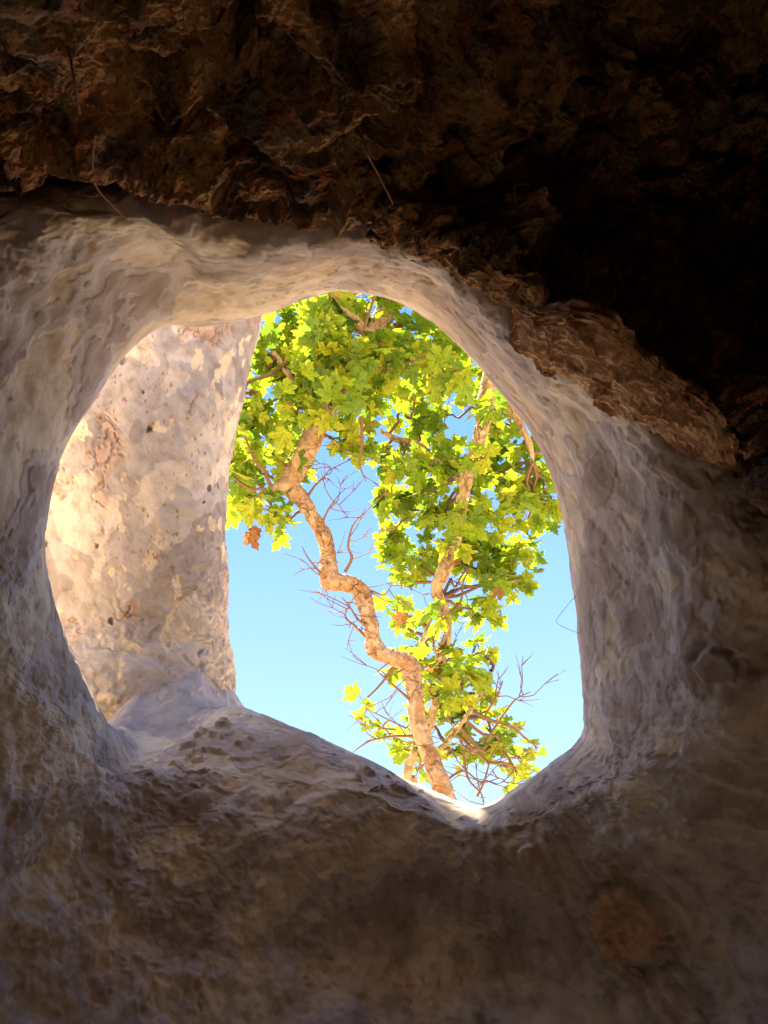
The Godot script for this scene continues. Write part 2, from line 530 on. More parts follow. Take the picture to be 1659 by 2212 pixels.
func build_ceiling(tree: Node3D, rot: Material) -> void:
	# lower edge x, y, distance; depth over the upper cavity (distance at 150 and 420 above the edge)
	var brow := [
		[-450, 420, 0.98, 0.84, 0.68], [-150, 385, 1.00, 0.86, 0.69], [60, 355, 1.01, 0.87, 0.70], [226, 345, 1.02, 0.88, 0.71], [340, 360, 1.03, 0.90, 0.73], [434, 410, 1.04, 0.91, 0.76],
		[540, 445, 1.05, 0.93, 0.79], [632, 452, 1.06, 0.95, 0.83], [723, 444, 1.07, 0.98, 0.88], [790, 468, 1.07, 1.00, 0.94], [830, 510, 1.07, 1.02, 1.00], [890, 530, 1.07, 1.03, 1.06],
		[960, 552, 1.06, 1.06, 1.12], [1015, 580, 1.06, 1.08, 1.16], [1065, 614, 1.06, 1.10, 1.18], [1115, 640, 1.07, 1.13, 1.20], [1175, 660, 1.08, 1.16, 1.22], [1270, 690, 1.09, 1.18, 1.23],
		[1380, 760, 1.09, 1.18, 1.22], [1480, 830, 1.08, 1.16, 1.20], [1580, 930, 1.06, 1.12, 1.15], [1690, 1060, 1.02, 1.06, 1.08], [1900, 1400, 0.92, 0.97, 0.98]]
	var rows := []
	for k in 8: rows.append(PackedVector3Array())
	for b in brow:
		var t := clampf((b[0] + 450.0) / 2350.0, 0.0, 1.0)
		var out := Vector2(0.25, -1.0).lerp(Vector2(0.85, -0.5), t).normalized()
		rows[0].append(at(b[0] + out.x * 40, b[1] + out.y * 40, b[2] + 0.20))
		rows[1].append(at(b[0] + out.x * 8, b[1] + out.y * 8, b[2] + 0.07))
		rows[2].append(at(b[0], b[1], b[2]))
		rows[3].append(at(b[0] + out.x * 45, b[1] + out.y * 45, b[2] - 0.075))
		rows[4].append(at(b[0] + out.x * 170, b[1] + out.y * 170, b[3]))
		rows[5].append(at(b[0] + out.x * 430, b[1] + out.y * 430, b[4]))
		rows[6].append(at(b[0] + out.x * 900, b[1] + out.y * 900, b[4] - 0.12))
		rows[7].append(local((b[0] - 700.0) / F * 0.9 + out.x * 0.55, 0.72 - 0.75 * t, 0.1))
	var n := brow.size()
	var nu := int(900 * Q)
	var us := PackedFloat32Array()
	for i in nu: us.append(0.4 + (n - 1.5) * i / (nu - 1.0))
	var vs := steps([[0.0, 1.0, 14], [1.0, 3.0, int(90 * Q)], [3.0, 5.0, int(300 * Q)], [5.0, 6.0, int(90 * Q)], [6.0, 7.0, 16]])
	var nv := vs.size()
	var pos := loft(rows, us, vs, false)
	var nrm := normals_of(pos, nu, nv, false, 1.0)
	var mid_q := (nu / 3) * nv + nv / 2
	var sign_ := 1.0 if nrm[mid_q].dot(EYE - pos[mid_q]) > 0.0 else -1.0
	if sign_ < 0.0: nrm = normals_of(pos, nu, nv, false, -1.0)
	var moved := pos.duplicate()
	var colors := PackedColorArray()
	colors.resize(nu * nv)
	for i in nu:
		for j in nv:
			var q := i * nv + j
			var k := pos[q]
			var v := vs[j]
			var wx := fbm.get_noise_3d(k.x * 5.0, k.y * 5.0, k.z * 5.0)
			var wy := fbm.get_noise_3d(k.x * 5.0 + 20.0, k.y * 5.0, k.z * 5.0)
			var px := k.x + wx * 0.07
			var py := k.y + wy * 0.07
			var r1 := ridge.get_noise_3d(px * 3.2 + py * 1.2, py * 6.5 - px * 2.0, k.z * 4.0)
			var r2 := ridge.get_noise_3d(px * 9.0, py * 22.0 + 3.0, k.z * 14.0)
			var r3 := ridge.get_noise_3d(px * 34.0 + 1.0, py * 60.0, k.z * 40.0)
			var lump := fbm.get_noise_3d(k.x * 4.0 + 7.0, k.y * 4.0, k.z * 4.0)
			var chunk := cell.get_noise_3d(px * 16.0, py * 26.0, k.z * 20.0)
			var hole := sm(0.12, 0.34, fbm.get_noise_3d(px * 9.0 + 40.0, py * 13.0, k.z * 9.0))
			var tiny := fine.get_noise_3d(k.x * 150.0, k.y * 150.0, k.z * 150.0)
			var body := sm(1.6, 3.0, v)
			var d := lump * 0.060 * body + r1 * 0.036 * (0.3 + 0.7 * body) + r2 * 0.009 + r3 * 0.005 - chunk * 0.010 - hole * 0.038 + tiny * 0.0016
			moved[q] = k + nrm[q] * d
			var tone := fbm.get_noise_3d(k.x * 13.0 + 3.0, k.y * 13.0, k.z * 13.0)
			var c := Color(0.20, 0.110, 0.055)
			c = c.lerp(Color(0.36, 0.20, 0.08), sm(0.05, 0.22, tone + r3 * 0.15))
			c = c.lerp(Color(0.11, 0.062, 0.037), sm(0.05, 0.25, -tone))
			c = c.lerp(Color(0.21, 0.155, 0.105), sm(0.12, 0.3, wy) * 0.7)
			c = c.lerp(Color(0.33, 0.12, 0.04), sm(0.25, 0.4, value.get_noise_3d(k.x * 20.0, k.y * 20.0, k.z * 20.0 + 5.0)) * 0.6)
			colors[q] = c
	var nn := normals_of(moved, nu, nv, false, sign_)
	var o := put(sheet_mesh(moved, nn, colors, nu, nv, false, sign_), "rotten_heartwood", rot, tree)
	o.set_meta("label", "dark crumbling brown heartwood over the pale arch")

func build_roll(tree: Node3D, rot: Material) -> void:
	var path := [[1112, 662, 1.09, 6], [1145, 702, 1.07, 42], [1190, 724, 1.055, 64], [1245, 748, 1.045, 70], [1310, 790, 1.04, 62], [1365, 834, 1.035, 56], [1420, 874, 1.03, 54], [1475, 912, 1.025, 50], [1524, 952, 1.02, 36], [1554, 982, 1.02, 22], [1580, 1010, 1.02, 5]]
	var rows := []
	for k in path.size():
		var c := at(path[k][0], path[k][1], path[k][2])
		var before = path[maxi(k - 1, 0)]
		var after = path[mini(k + 1, path.size() - 1)]
		var dir := Vector2(after[0] - before[0], before[1] - after[1]).normalized()
		var out := cam_basis * Vector3(-dir.y, dir.x, 0.0) * -1.0
		if (cam_basis.inverse() * out).y < 0.0: out = -out
		var r: float = path[k][3] / F * path[k][2] * 0.66
		var wide := out * r * 0.45 + (cam_basis * Vector3(0, 0, 1)) * r * 3.8
		var thick := (out * 4.0 - cam_basis * Vector3(0, 0, 1)).normalized() * r * 0.8
		var ring := PackedVector3Array()
		for a in 16:
			ring.append(c + wide * cos(TAU * a / 16.0) + thick * sin(TAU * a / 16.0))
		rows.append(ring)
	var nu := int(300 * Q)
	var us := PackedFloat32Array()
	for i in nu: us.append(16.0 * i / nu)
	var vs := steps([[0.0, 10.0, int(420 * Q)]])
	var nv := vs.size()
	var pos := loft(rows, us, vs, true)
	var nrm := normals_of(pos, nu, nv, true, 1.0)
	var q0 := nv / 2
	var sign_ := 1.0 if nrm[q0].dot(pos[q0] - pos[(nu / 2) * nv + q0]) > 0.0 else -1.0
	if sign_ < 0.0: nrm = normals_of(pos, nu, nv, true, -1.0)
	var moved := pos.duplicate()
	var colors := PackedColorArray()
	colors.resize(nu * nv)
	for i in nu:
		var th := us[i] / 16.0 * TAU
		for j in nv:
			var q := i * nv + j
			var k := pos[q]
			var v := vs[j]
			var taper := sm(0.0, 1.5, v) * (1.0 - sm(8.0, 10.0, v))
			var mid := fbm.get_noise_3d(k.x * 15.0, k.y * 15.0, k.z * 15.0)
			var fibre := ridge.get_noise_3d(cos(th + mid * 0.3) * 2.6, sin(th + mid * 0.3) * 2.6, v * 0.33 + mid * 0.3)
			var strand := fbm.get_noise_3d(cos(th) * 9.0 + mid, sin(th) * 9.0, v * 0.9)
			var small := fine.get_noise_3d(k.x * 60.0, k.y * 60.0, k.z * 60.0)
			var hole := sm(0.2, 0.4, fbm.get_noise_3d(k.x * 24.0, k.y * 24.0 + 9.0, k.z * 24.0))
			var d := (mid * 0.012 + fibre * 0.007 + strand * 0.005 - hole * 0.006) * (0.25 + 0.75 * taper) + small * 0.0016
			moved[q] = k + nrm[q] * d
			var c := Color(0.64, 0.40, 0.215)
			c = c.lerp(Color(0.76, 0.55, 0.34), sm(0.0, 0.3, strand))
			c = c.lerp(Color(0.30, 0.13, 0.05), sm(0.1, 0.3, mid) * 0.7)
			c = c.lerp(Color(0.40, 0.22, 0.11), sm(0.1, 0.3, fine.get_noise_3d(k.x * 16.0, k.y * 16.0, k.z * 16.0)))
			colors[q] = c
	var nn := normals_of(moved, nu, nv, true, sign_)
	var o := put(sheet_mesh(moved, nn, colors, nu, nv, true, sign_), "wood_roll", rot, tree)
	o.set_meta("label", "fibrous orange-brown tongue of wood hanging beside the right limb")

func strand_mesh(pts: PackedVector3Array, rad: PackedFloat32Array, sides := 6, per := 6, c := Color.WHITE) -> ArrayMesh:
	var rows := tube_rows_world(pts, rad, sides)
	var us := PackedFloat32Array()
	for i in sides: us.append(float(i))
	var vs := steps([[0.0, pts.size() - 1.0, (pts.size() - 1) * per]])
	var nv := vs.size()
	var pos := loft(rows, us, vs, true)
	var nrm := normals_of(pos, sides, nv, true, 1.0)
	var q := nv / 2
	var s := 1.0 if nrm[q].dot(pos[q] - pos[(sides / 2) * nv + q]) > 0.0 else -1.0
	if s < 0.0: nrm = normals_of(pos, sides, nv, true, -1.0)
	var colors := PackedColorArray()
	colors.resize(sides * nv)
	colors.fill(c)
	return sheet_mesh(pos, nrm, colors, sides, nv, true, s)

func build_rootlets(tree: Node3D) -> void:
	var m := StandardMaterial3D.new()
	m.albedo_color = Color(0.50, 0.33, 0.18)
	m.roughness = 0.85
	for line in [
		[[205, 290, 0.88], [200, 350, 0.93], [203, 390, 0.98], [218, 418, 1.01], [245, 445, 1.04], [268, 468, 1.08]],
		[[215, 419, 1.03], [200, 424, 1.03], [186, 420, 1.03]],
		[[1150, 396, 1.06], [1122, 397, 1.01], [1111, 400, 1.0], [1113, 425, 1.0], [1115, 440, 1.0], [1114, 462, 1.0]],
		[[150, 110, 0.75], [158, 160, 0.72], [168, 220, 0.74], [172, 245, 0.76]],
		[[776, 270, 0.92], [792, 325, 0.90], [800, 345, 0.92], [815, 372, 0.94], [850, 440, 0.98]]]:
		var pts := PackedVector3Array()
		var rad := PackedFloat32Array()
		for p in line:
			pts.append(at(p[0], p[1], p[2] - 0.02))
			rad.append(0.0012)
		put(strand_mesh(pts, rad), "rootlet", m, tree)
	var hair := StandardMaterial3D.new()
	hair.albedo_color = Color(0.38, 0.42, 0.5)
	hair.roughness = 0.7
	var hp := PackedVector3Array()
	var hr := PackedFloat32Array()
	for p in [[1252, 1278, 1.43], [1232, 1300, 1.42], [1212, 1325, 1.42], [1202, 1342, 1.42], [1212, 1352, 1.42], [1235, 1362, 1.42], [1262, 1372, 1.43]]:
		hp.append(at(p[0], p[1], p[2]))
		hr.append(0.0004)
	var o := put(strand_mesh(hp, hr), "hanging_fibre", hair, tree)
	o.set_meta("label", "thin hair-like fibre looping out from the right edge against the sky")

# ---------------------------------------------------------------- the two trees outside
func trunk_mesh(pts: PackedVector3Array, rad: PackedFloat32Array, around: int, per: int, pale: Color, tan_: Color, orange: Color, bumps: float) -> ArrayMesh:
	var sides := 16
	var rows := tube_rows_world(pts, rad, sides)
	var us := PackedFloat32Array()
	for i in around: us.append(float(sides) * i / around)
	var vs := steps([[0.0, pts.size() - 1.0, (pts.size() - 1) * per]])
	var nv := vs.size()
	var pos := loft(rows, us, vs, true)
	var nrm := normals_of(pos, around, nv, true, 1.0)
	var q0 := nv / 2
	var s := 1.0 if nrm[q0].dot(pos[q0] - pos[(around / 2) * nv + q0]) > 0.0 else -1.0
	if s < 0.0: nrm = normals_of(pos, around, nv, true, -1.0)
	var moved := pos.duplicate()
	var colors := PackedColorArray()
	colors.resize(around * nv)
	for i in around:
		for j in nv:
			var q := i * nv + j
			var k := pos[q]
			var mid := fbm.get_noise_3d(k.x * 4.0, k.y * 4.0, k.z * 4.0)
			var small := fine.get_noise_3d(k.x * 22.0, k.y * 22.0, k.z * 22.0)
			var plate := fbm.get_noise_3d(k.x * 6.0 + 77.0, k.y * 3.5, k.z * 6.0) + small * 0.10
			var e1 := sm(0.20, 0.23, plate)
			var crack := edge.get_noise_3d(k.x * 14.0 + small * 0.4, k.y * 8.0, k.z * 14.0 + mid * 0.5)
			var cr := (1.0 - sm(-0.97, -0.88, crack)) * sm(-0.25, 0.05, fbm.get_noise_3d(k.x * 2.0, k.y * 2.0, k.z * 2.0))
			var dent := sm(0.48, 0.6, value.get_noise_3d(k.x * 7.0, k.y * 7.0, k.z * 7.0))
			moved[q] = k + nrm[q] * (mid * bumps + small * bumps * 0.3 - e1 * 0.004 - cr * 0.014 - dent * 0.012)
			var c := pale.lerp(tan_, sm(-0.05, 0.1, mid))
			c = c.lerp(orange, e1 * 0.7)
			colors[q] = c
	var nn := normals_of(moved, around, nv, true, s)
	return sheet_mesh(moved, nn, colors, around, nv, true, s)

func leaf_mesh(seed_value: int) -> ArrayMesh:
	var r := RandomNumberGenerator.new()
	r.seed = seed_value
	# five-lobed leaf with toothed edges, stalk at the origin, tip towards +y
	var outline := [Vector2(0.02, 0.0), Vector2(0.22, -0.09), Vector2(0.30, 0.0), Vector2(0.46, 0.02), Vector2(0.40, 0.14), Vector2(0.34, 0.24), Vector2(0.47, 0.30), Vector2(0.60, 0.50), Vector2(0.44, 0.50), Vector2(0.36, 0.56), Vector2(0.20, 0.46), Vector2(0.20, 0.62), Vector2(0.22, 0.74), Vector2(0.10, 0.80), Vector2(0.0, 1.0)]
	var pts: Array[Vector2] = []
	for p in outline: pts.append(p + Vector2(r.randf_range(-0.045, 0.045), r.randf_range(-0.045, 0.045)))
	for k in range(outline.size() - 2, -1, -1):
		var p: Vector2 = outline[k]
		pts.append(Vector2(-p.x, p.y) + Vector2(r.randf_range(-0.045, 0.045), r.randf_range(-0.045, 0.045)))
	var cup := r.randf_range(-0.7, 0.8)
	var droop := r.randf_range(0.1, 0.8)
	var wave := r.randf_range(0.03, 0.09)
	var bend := func(p: Vector2) -> Vector3:
		var z: float = cup * p.x * p.x - droop * p.y * p.y * 0.5 + wave * sin(p.y * 9.0 + p.x * 7.0)
		return Vector3(p.x, p.y, z)
	var st := SurfaceTool.new()
	st.begin(Mesh.PRIMITIVE_TRIANGLES)
	st.set_uv(Vector2(0.5, 0.3))
	var hub := Vector2(0.0, 0.27)
	var n := pts.size()
	st.set_smooth_group(0)
	for k in n:
		var a := pts[k]
		var b := pts[(k + 1) % n]
		var am := hub.lerp(a, 0.5)
		var bm := hub.lerp(b, 0.5)
		for tri in [[hub, am, bm], [am, a, b], [am, b, bm]]:
			for p in tri:
				st.set_uv(Vector2(0.5 + p.x * 0.75, clampf(0.12 + p.y * 0.8, 0.0, 1.0)))
				st.add_vertex(bend.call(p))
	# stalk
	st.set_uv(Vector2(0.5, 0.2))
	for k in 3:
		var t0 := TAU * k / 3.0
		var t1 := TAU * (k + 1) / 3.0
		var a0 := Vector3(cos(t0) * 0.012, 0.02, sin(t0) * 0.012)
		var a1 := Vector3(cos(t1) * 0.012, 0.02, sin(t1) * 0.012)
		var b0 := a0 + Vector3(0.03, -0.4, 0.04)
		var b1 := a1 + Vector3(0.03, -0.4, 0.04)
		for p in [a0, b0, a1, a1, b0, b1]: st.add_vertex(p)
	st.index()
	st.generate_normals()
	return st.commit()

var leaf_print: ImageTexture

func leaf_texture() -> ImageTexture:                       # pale veins running from the stalk into the lobes, and blotches
	if leaf_print: return leaf_print
	var im := Image.create(256, 256, false, Image.FORMAT_RGB8)
	var ribs := [Vector2(0, 1.0), Vector2(0.6, 0.5), Vector2(-0.6, 0.5), Vector2(0.46, 0.03), Vector2(-0.46, 0.03)]
	for y in 256:
		for x in 256:
			var p := Vector2((x / 255.0 - 0.5) / 0.75, (y / 255.0 - 0.12) / 0.8)
			var best := 1.0
			for e in ribs:
				var t := clampf(p.dot(e) / e.length_squared(), 0.0, 1.0)
				best = minf(best, p.distance_to(e * t) / (1.15 - t * 0.8))
				for b in 4:
					var o: Vector2 = e * (0.25 + 0.17 * b)
					for s in [-0.7, 0.7]:
						var g: Vector2 = e.rotated(s) * 0.3
						var u := clampf((p - o).dot(g) / g.length_squared(), 0.0, 1.0)
						best = minf(best, p.distance_to(o + g * u) * 2.0 + 0.008)
			var blot := fbm.get_noise_2d(x * 0.02, y * 0.02)
			var v := 0.80 + 0.12 * blot + 0.06 * fine.get_noise_2d(x * 0.08, y * 0.08)
			var c := Color(v, v, v)
			c = c.lerp(Color(1.0, 1.0, 0.85), 1.0 - smoothstep(0.006, 0.022, best))
			c = c.lerp(Color(1.0, 0.72, 0.5), smoothstep(0.30, 0.5, blot) * 0.6)
			im.set_pixel(x, y, c)
	leaf_print = ImageTexture.create_from_image(im)
	return leaf_print

func leaf_material(albedo: Color, through: float) -> StandardMaterial3D:
	var m := StandardMaterial3D.new()
	m.albedo_color = albedo.linear_to_srgb()
	m.albedo_texture = leaf_texture()
	m.roughness = 0.5
	m.metallic_specular = 0.4
	m.cull_mode = BaseMaterial3D.CULL_DISABLED
	m.backlight_enabled = true
	m.backlight = Color(through, through, through)
	return m

func twig_path(from: Vector3, to: Vector3, r0: float, r1: float, wild: float, st: SurfaceTool, count := 5) -> PackedVector3Array:
	var pts := PackedVector3Array()
	var rad := PackedFloat32Array()
	var len_ := from.distance_to(to)
	for k in count + 1:
		var t := float(k) / count
		var j := Vector3(rng.randf_range(-1, 1), rng.randf_range(-1, 1), rng.randf_range(-1, 1)) * wild * len_ * sin(t * PI)
		pts.append(from.lerp(to, t) + j)
		rad.append(lerpf(r0, r1, t))
	st.append_from(strand_mesh(pts, rad, 5, 2), 0, Transform3D())
	return pts

func nearest(path: PackedVector3Array, p: Vector3) -> Vector3:
	var best := path[0]
	for q in path:
		if q.distance_squared_to(p) < best.distance_squared_to(p): best = q
	return best

func build_tree(called: String, label: String, limbs: Array, clumps: Array, depth: Vector2, leaf_size: Vector2, density: float, bare: Array, bark_tones: Array, bumps: float, tints: Array, dead: Array) -> Node3D:
	var tree := Node3D.new()
	tree.name = called
	add_child(tree)
	tag(tree, label, "tree")
	var mottle := grain_texture(0.02, 4, 71, FastNoiseLite.TYPE_SIMPLEX_SMOOTH, FastNoiseLite.FRACTAL_FBM, grad([0.2, 0.8], [Color(0.82, 0.8, 0.78), Color(1, 1, 1)]), 256)
	var relief := grain_texture(0.03, 4, 73, FastNoiseLite.TYPE_SIMPLEX_SMOOTH, FastNoiseLite.FRACTAL_FBM, null, 256)
	var bark := wood_material(mottle, relief, 0.8, 0.8, 3.0)
	var twig_mat := StandardMaterial3D.new()
	twig_mat.albedo_color = Color(0.36, 0.27, 0.20)
	twig_mat.roughness = 0.85
	var spine := PackedVector3Array()
	for n in limbs.size():
		var pts := PackedVector3Array()
		var rad := PackedFloat32Array()
		for s in limbs[n]:
			if s.size() == 2:                              # straight down to the ground
				var p: Vector3 = pts[0] if pts.size() else at(limbs[n][1][0], limbs[n][1][1], limbs[n][1][2])
				pts.append(Vector3(p.x + s[0], -0.3, p.z + s[1]))
				rad.append(limbs[n][1][3] / F * limbs[n][1][2] * 1.5)
				continue
			pts.append(at(s[0], s[1], s[2]))
			rad.append(s[3] / F * s[2])
		put(trunk_mesh(pts, rad, 84 if n == 0 else 28, 30 if n == 0 else 16, bark_tones[0], bark_tones[1], bark_tones[2], bumps if n == 0 else bumps * 0.6), "trunk" if n == 0 else "limb", bark, tree)
		for k in pts.size() * 4 - 3:
			spine.append(along(pts, minf(k / 4.0, pts.size() - 1.001), false))
	# bare twigs that stand against the sky
	for b in bare:
		var st := SurfaceTool.new()
		st.begin(Mesh.PRIMITIVE_TRIANGLES)
		var pts := PackedVector3Array()
		var rad := PackedFloat32Array()
		for k in b.size():
			pts.append(at(b[k][0], b[k][1], b[k][2]))
			rad.append(lerpf(0.010, 0.003, float(k) / (b.size() - 1)) * (b[0][3] if b[0].size() > 3 else 1.0))
		st.append_from(strand_mesh(pts, rad, 5, 4), 0, Transform3D())
		for k in 5:
			var from := along(pts, rng.randf_range(0.3, pts.size() - 1.01), false)
			var dir := Vector3(rng.randf_range(-1, 1), rng.randf_range(-0.3, 1.0), rng.randf_range(-0.6, 0.6)).normalized()
			var tip := from + dir * rng.randf_range(0.10, 0.32)
			var path := twig_path(from, tip, 0.004, 0.002, 0.10, st, 3)
			for e in 2:
				twig_path(path[2], path[2] + (dir + Vector3(rng.randf_range(-1, 1), rng.randf_range(-1, 1), rng.randf_range(-1, 1)) * 0.9) * 0.09, 0.003, 0.0015, 0.08, st, 2)
		put(st.commit(), "twig", twig_mat, tree)
	# leafy twigs and leaves
	var twigs := SurfaceTool.new()
	twigs.begin(Mesh.PRIMITIVE_TRIANGLES)
	var places: Array[Transform3D] = []
	for c in clumps:
		var dist := rng.randf_range(depth.x, depth.y) if c.size() < 4 else float(c[3])
		var centre := at(c[0], c[1], dist)
		var r: float = c[2] / F * dist * 0.80
		var root := nearest(spine, centre)
		if root.distance_to(centre) < 1.8:
			twig_path(root, centre, 0.014, 0.006, 0.10, twigs, 5)
		var size_mid := (leaf_size.x + leaf_size.y) * 0.5
		var count := int(density * (r * r) / (size_mid * size_mid) * 5.0) + 4
		var hubs := PackedVector3Array()
		for k in maxi(3, count / 5):
			var o := Vector3(rng.randfn(), rng.randfn(), rng.randfn()).normalized() * r * pow(rng.randf(), 0.45)
			var h := centre + o
			hubs.append(h)
			twig_path(centre, h, 0.005, 0.0022, 0.12, twigs, 3)
		for k in count:
			var h := hubs[rng.randi() % hubs.size()]
			var out := Vector3(rng.randf_range(-1, 1), rng.randf_range(-0.7, 0.7), rng.randf_range(-1, 1)).normalized()
			var size := rng.randf_range(leaf_size.x, leaf_size.y)
			# leaves lie roughly flat, tips outwards and down
			var face := (Vector3.UP + Vector3(rng.randfn(), rng.randfn() * 0.4, rng.randfn()) * 0.55 - cam_basis * Vector3(0, 0, -1) * -0.25).normalized()
			var y := (out + Vector3.DOWN * 0.35)
			y = (y - face * y.dot(face)).normalized()
			var b := Basis(y.cross(face), y, face)
			places.append(Transform3D(b.scaled(Vector3.ONE * size), h + y * size * 0.4))
	var tw := put(twigs.commit(), "leafy_twigs", twig_mat, tree)
	tag(tw, "", "", "", "stuff")
	# the 300 nearest in view stand singly, the rest are one part
	var order := range(places.size())
	var seen := func(t: Transform3D) -> float:
		var p := cam_basis.inverse() * (t.origin - EYE)
		var x := p.x / -p.z * F + SHEET.x
		var y := SHEET.y - p.y / -p.z * F
		var hidden := 0.0 if x > 480 and x < 1250 and y > 640 and y < 1740 else 5.0
		return -p.z + hidden
	order.sort_custom(func(a: int, b: int) -> bool: return seen.call(places[a]) < seen.call(places[b]))
	var meshes := []
	for k in 6: meshes.append(leaf_mesh(100 + k))
	var mats := []
	for t in tints: mats.append(leaf_material(t, 1.0))
	var rest: Array[int] = []
	for n in order.size():
		var t: Transform3D = places[order[n]]
		if n < 300:
			var o := put(meshes[rng.randi() % 6], "leaf", mats[rng.randi() % (mats.size() - 1)] if rng.randf() > 0.015 else mats[-1], tree)
			o.transform = t
		else:
			rest.append(order[n])
	for d in dead:
		var o := put(meshes[rng.randi() % 6], "dead_leaf", mats[-1], tree)
		var b := Basis.from_euler(Vector3(rng.randf_range(-0.6, 0.6), rng.randf_range(-0.6, 0.6), rng.randf_range(2.4, 3.9)))
		o.transform = Transform3D((cam_basis * b).scaled(Vector3.ONE * float(d[3])), at(d[0], d[1], d[2]))
		o.set_meta("label", "dried orange-brown leaf")
	for v in tints.size() - 1:
		var mm := MultiMesh.new()
		mm.transform_format = MultiMesh.TRANSFORM_3D
		mm.mesh = meshes[v]
		var mine := rest.filter(func(i: int) -> bool: return i % (tints.size() - 1) == v)
		mm.instance_count = mine.size()
		for n in mine.size():
			mm.set_instance_transform(n, places[mine[n]])
		var o := MultiMeshInstance3D.new()
		o.name = "foliage"
		o.multimesh = mm
		o.material_override = mats[v]
		o.set_meta("kind", "stuff")
		tree.add_child(o, true)
	return tree

func build_outer_trees() -> void:
	var tints := [Color(0.28, 0.45, 0.022), Color(0.31, 0.48, 0.022), Color(0.22, 0.40, 0.024), Color(0.38, 0.49, 0.024), Color(0.15, 0.30, 0.026), Color(0.26, 0.12, 0.04)]
	# crooked front trunk with the upper-left crown, plus unseen clumps added for shade
	var crooked := [[0.05, -0.1], [1130, 2120, 4.3, 26], [1050, 1920, 4.42, 24], [1000, 1800, 4.55, 22.4], [965, 1725, 4.6, 20.8], [932, 1640, 4.65, 19.1], [908, 1580, 4.7, 21.6], [895, 1500, 4.75, 18.3], [884, 1440, 4.8, 20.8], [845, 1418, 4.8, 17.4], [812, 1402, 4.8, 21.6], [798, 1345, 4.83, 17.4], [785, 1290, 4.86, 17.4], [762, 1262, 4.88, 18.3], [716, 1252, 4.9, 24.9], [708, 1195, 4.93, 18.3], [695, 1148, 4.96, 16.6], [670, 1108, 5.0, 16.6], [648, 1075, 5.0, 17.4], [624, 1050, 5.0, 22.4], [640, 1015, 5.0, 21.6], [662, 975, 4.98, 22.4], [690, 918, 4.95, 22.4], [715, 870, 4.95, 20.8], [760, 800, 5.05, 20.8], [810, 720, 5.2, 21.6], [850, 620, 5.4, 19.9], [880, 480, 5.8, 16.6]]
	var stub := [[632, 1040, 5.0, 20], [605, 1052, 4.93, 15], [580, 1068, 4.88, 8]]
	var side := [[700, 900, 4.95, 12], [640, 830, 4.9, 8], [590, 760, 4.9, 5]]
	var crown := [[640, 700, 80], [740, 690, 90], [850, 710, 70], [610, 780, 85], [700, 790, 100], [790, 780, 85], [870, 770, 65], [570, 880, 70], [640, 890, 70], [735, 860, 70], [800, 870, 60], [560, 970, 65], [610, 985, 45], [735, 960, 50], [760, 935, 40], [535, 1070, 45], [585, 1105, 40], [610, 1130, 28], [505, 1030, 45], [935, 770, 65], [975, 740, 60], [1000, 800, 45], [930, 830, 50], [700, 700, 90], [660, 780, 80], [560, 800, 60], [540, 1000, 60], [520, 930, 60], [830, 840, 50], [700, 590, 90], [850, 600, 80], [1000, 640, 70], [440, 900, 70], [725, 850, 50, 4.65], [690, 820, 60, 4.7], [770, 800, 60, 4.7], [705, 750, 70, 4.75], [815, 735, 50, 4.8], [640, 1000, 40, 5.2], [660, 900, 50, 5.3], [310, 200, 85, 4.67], [345, 110, 90, 4.7], [380, 240, 60, 4.75], [205, 245, 30, 4.66], [207, 249, 28, 4.58], [285, 262, 42, 4.66], [262, 268, 24, 4.66], [300, 250, 40, 4.6], [258, 162, 48, 4.66], [272, 228, 36, 4.66], [300, 180, 60, 4.6]]  # last clumps are out of view, added to shade the right corner and limb
	var bare := [[[690, 1160, 4.95], [700, 1120, 4.93], [722, 1085, 4.9], [742, 1105, 4.88]], [[660, 1080, 5.0], [680, 1050, 4.97], [700, 1030, 4.95], [715, 1010, 4.93]], [[745, 1235, 4.88, 1.2], [760, 1205, 4.87], [752, 1180, 4.86], [762, 1135, 4.85], [790, 1105, 4.85]], [[712, 1252, 4.9], [690, 1235, 4.88], [665, 1205, 4.86], [652, 1180, 4.85]], [[800, 1350, 4.83], [775, 1340, 4.8], [755, 1310, 4.8], [738, 1290, 4.78]], [[790, 1375, 4.83], [765, 1350, 4.8], [745, 1330, 4.8], [765, 1290, 4.78]], [[770, 1262, 4.88], [800, 1275, 4.87], [830, 1285, 4.87], [845, 1262, 4.86]], [[895, 1520, 4.75], [850, 1480, 4.7], [815, 1450, 4.7]], [[905, 1590, 4.7], [850, 1590, 4.65], [800, 1600, 4.6], [762, 1625, 4.6]], [[810, 640, 4.8], [790, 700, 4.75], [770, 780, 4.7], [770, 840, 4.7]], [[780, 900, 4.85, 1.2], [782, 960, 4.85], [776, 1000, 4.85], [790, 1040, 4.85]]]
	var t := build_tree("crooked_plane_tree", "leafy tree with crooked zigzag tan trunk and flaking orange bark beyond the opening", [crooked, stub, side, [[800, 735, 5.2, 13], [690, 590, 5.0, 10], [500, 380, 4.8, 8], [320, 220, 4.7, 5]]], crown, Vector2(4.7, 5.5), Vector2(0.075, 0.158), 2.7, bare, [Color(0.35, 0.275, 0.20), Color(0.28, 0.21, 0.15), Color(0.24, 0.14, 0.075)], 0.016, tints, [[540, 1150, 4.7, 0.12], [556, 1140, 4.75, 0.08]])  # fourth limb is unseen, added to carry those shading clumps

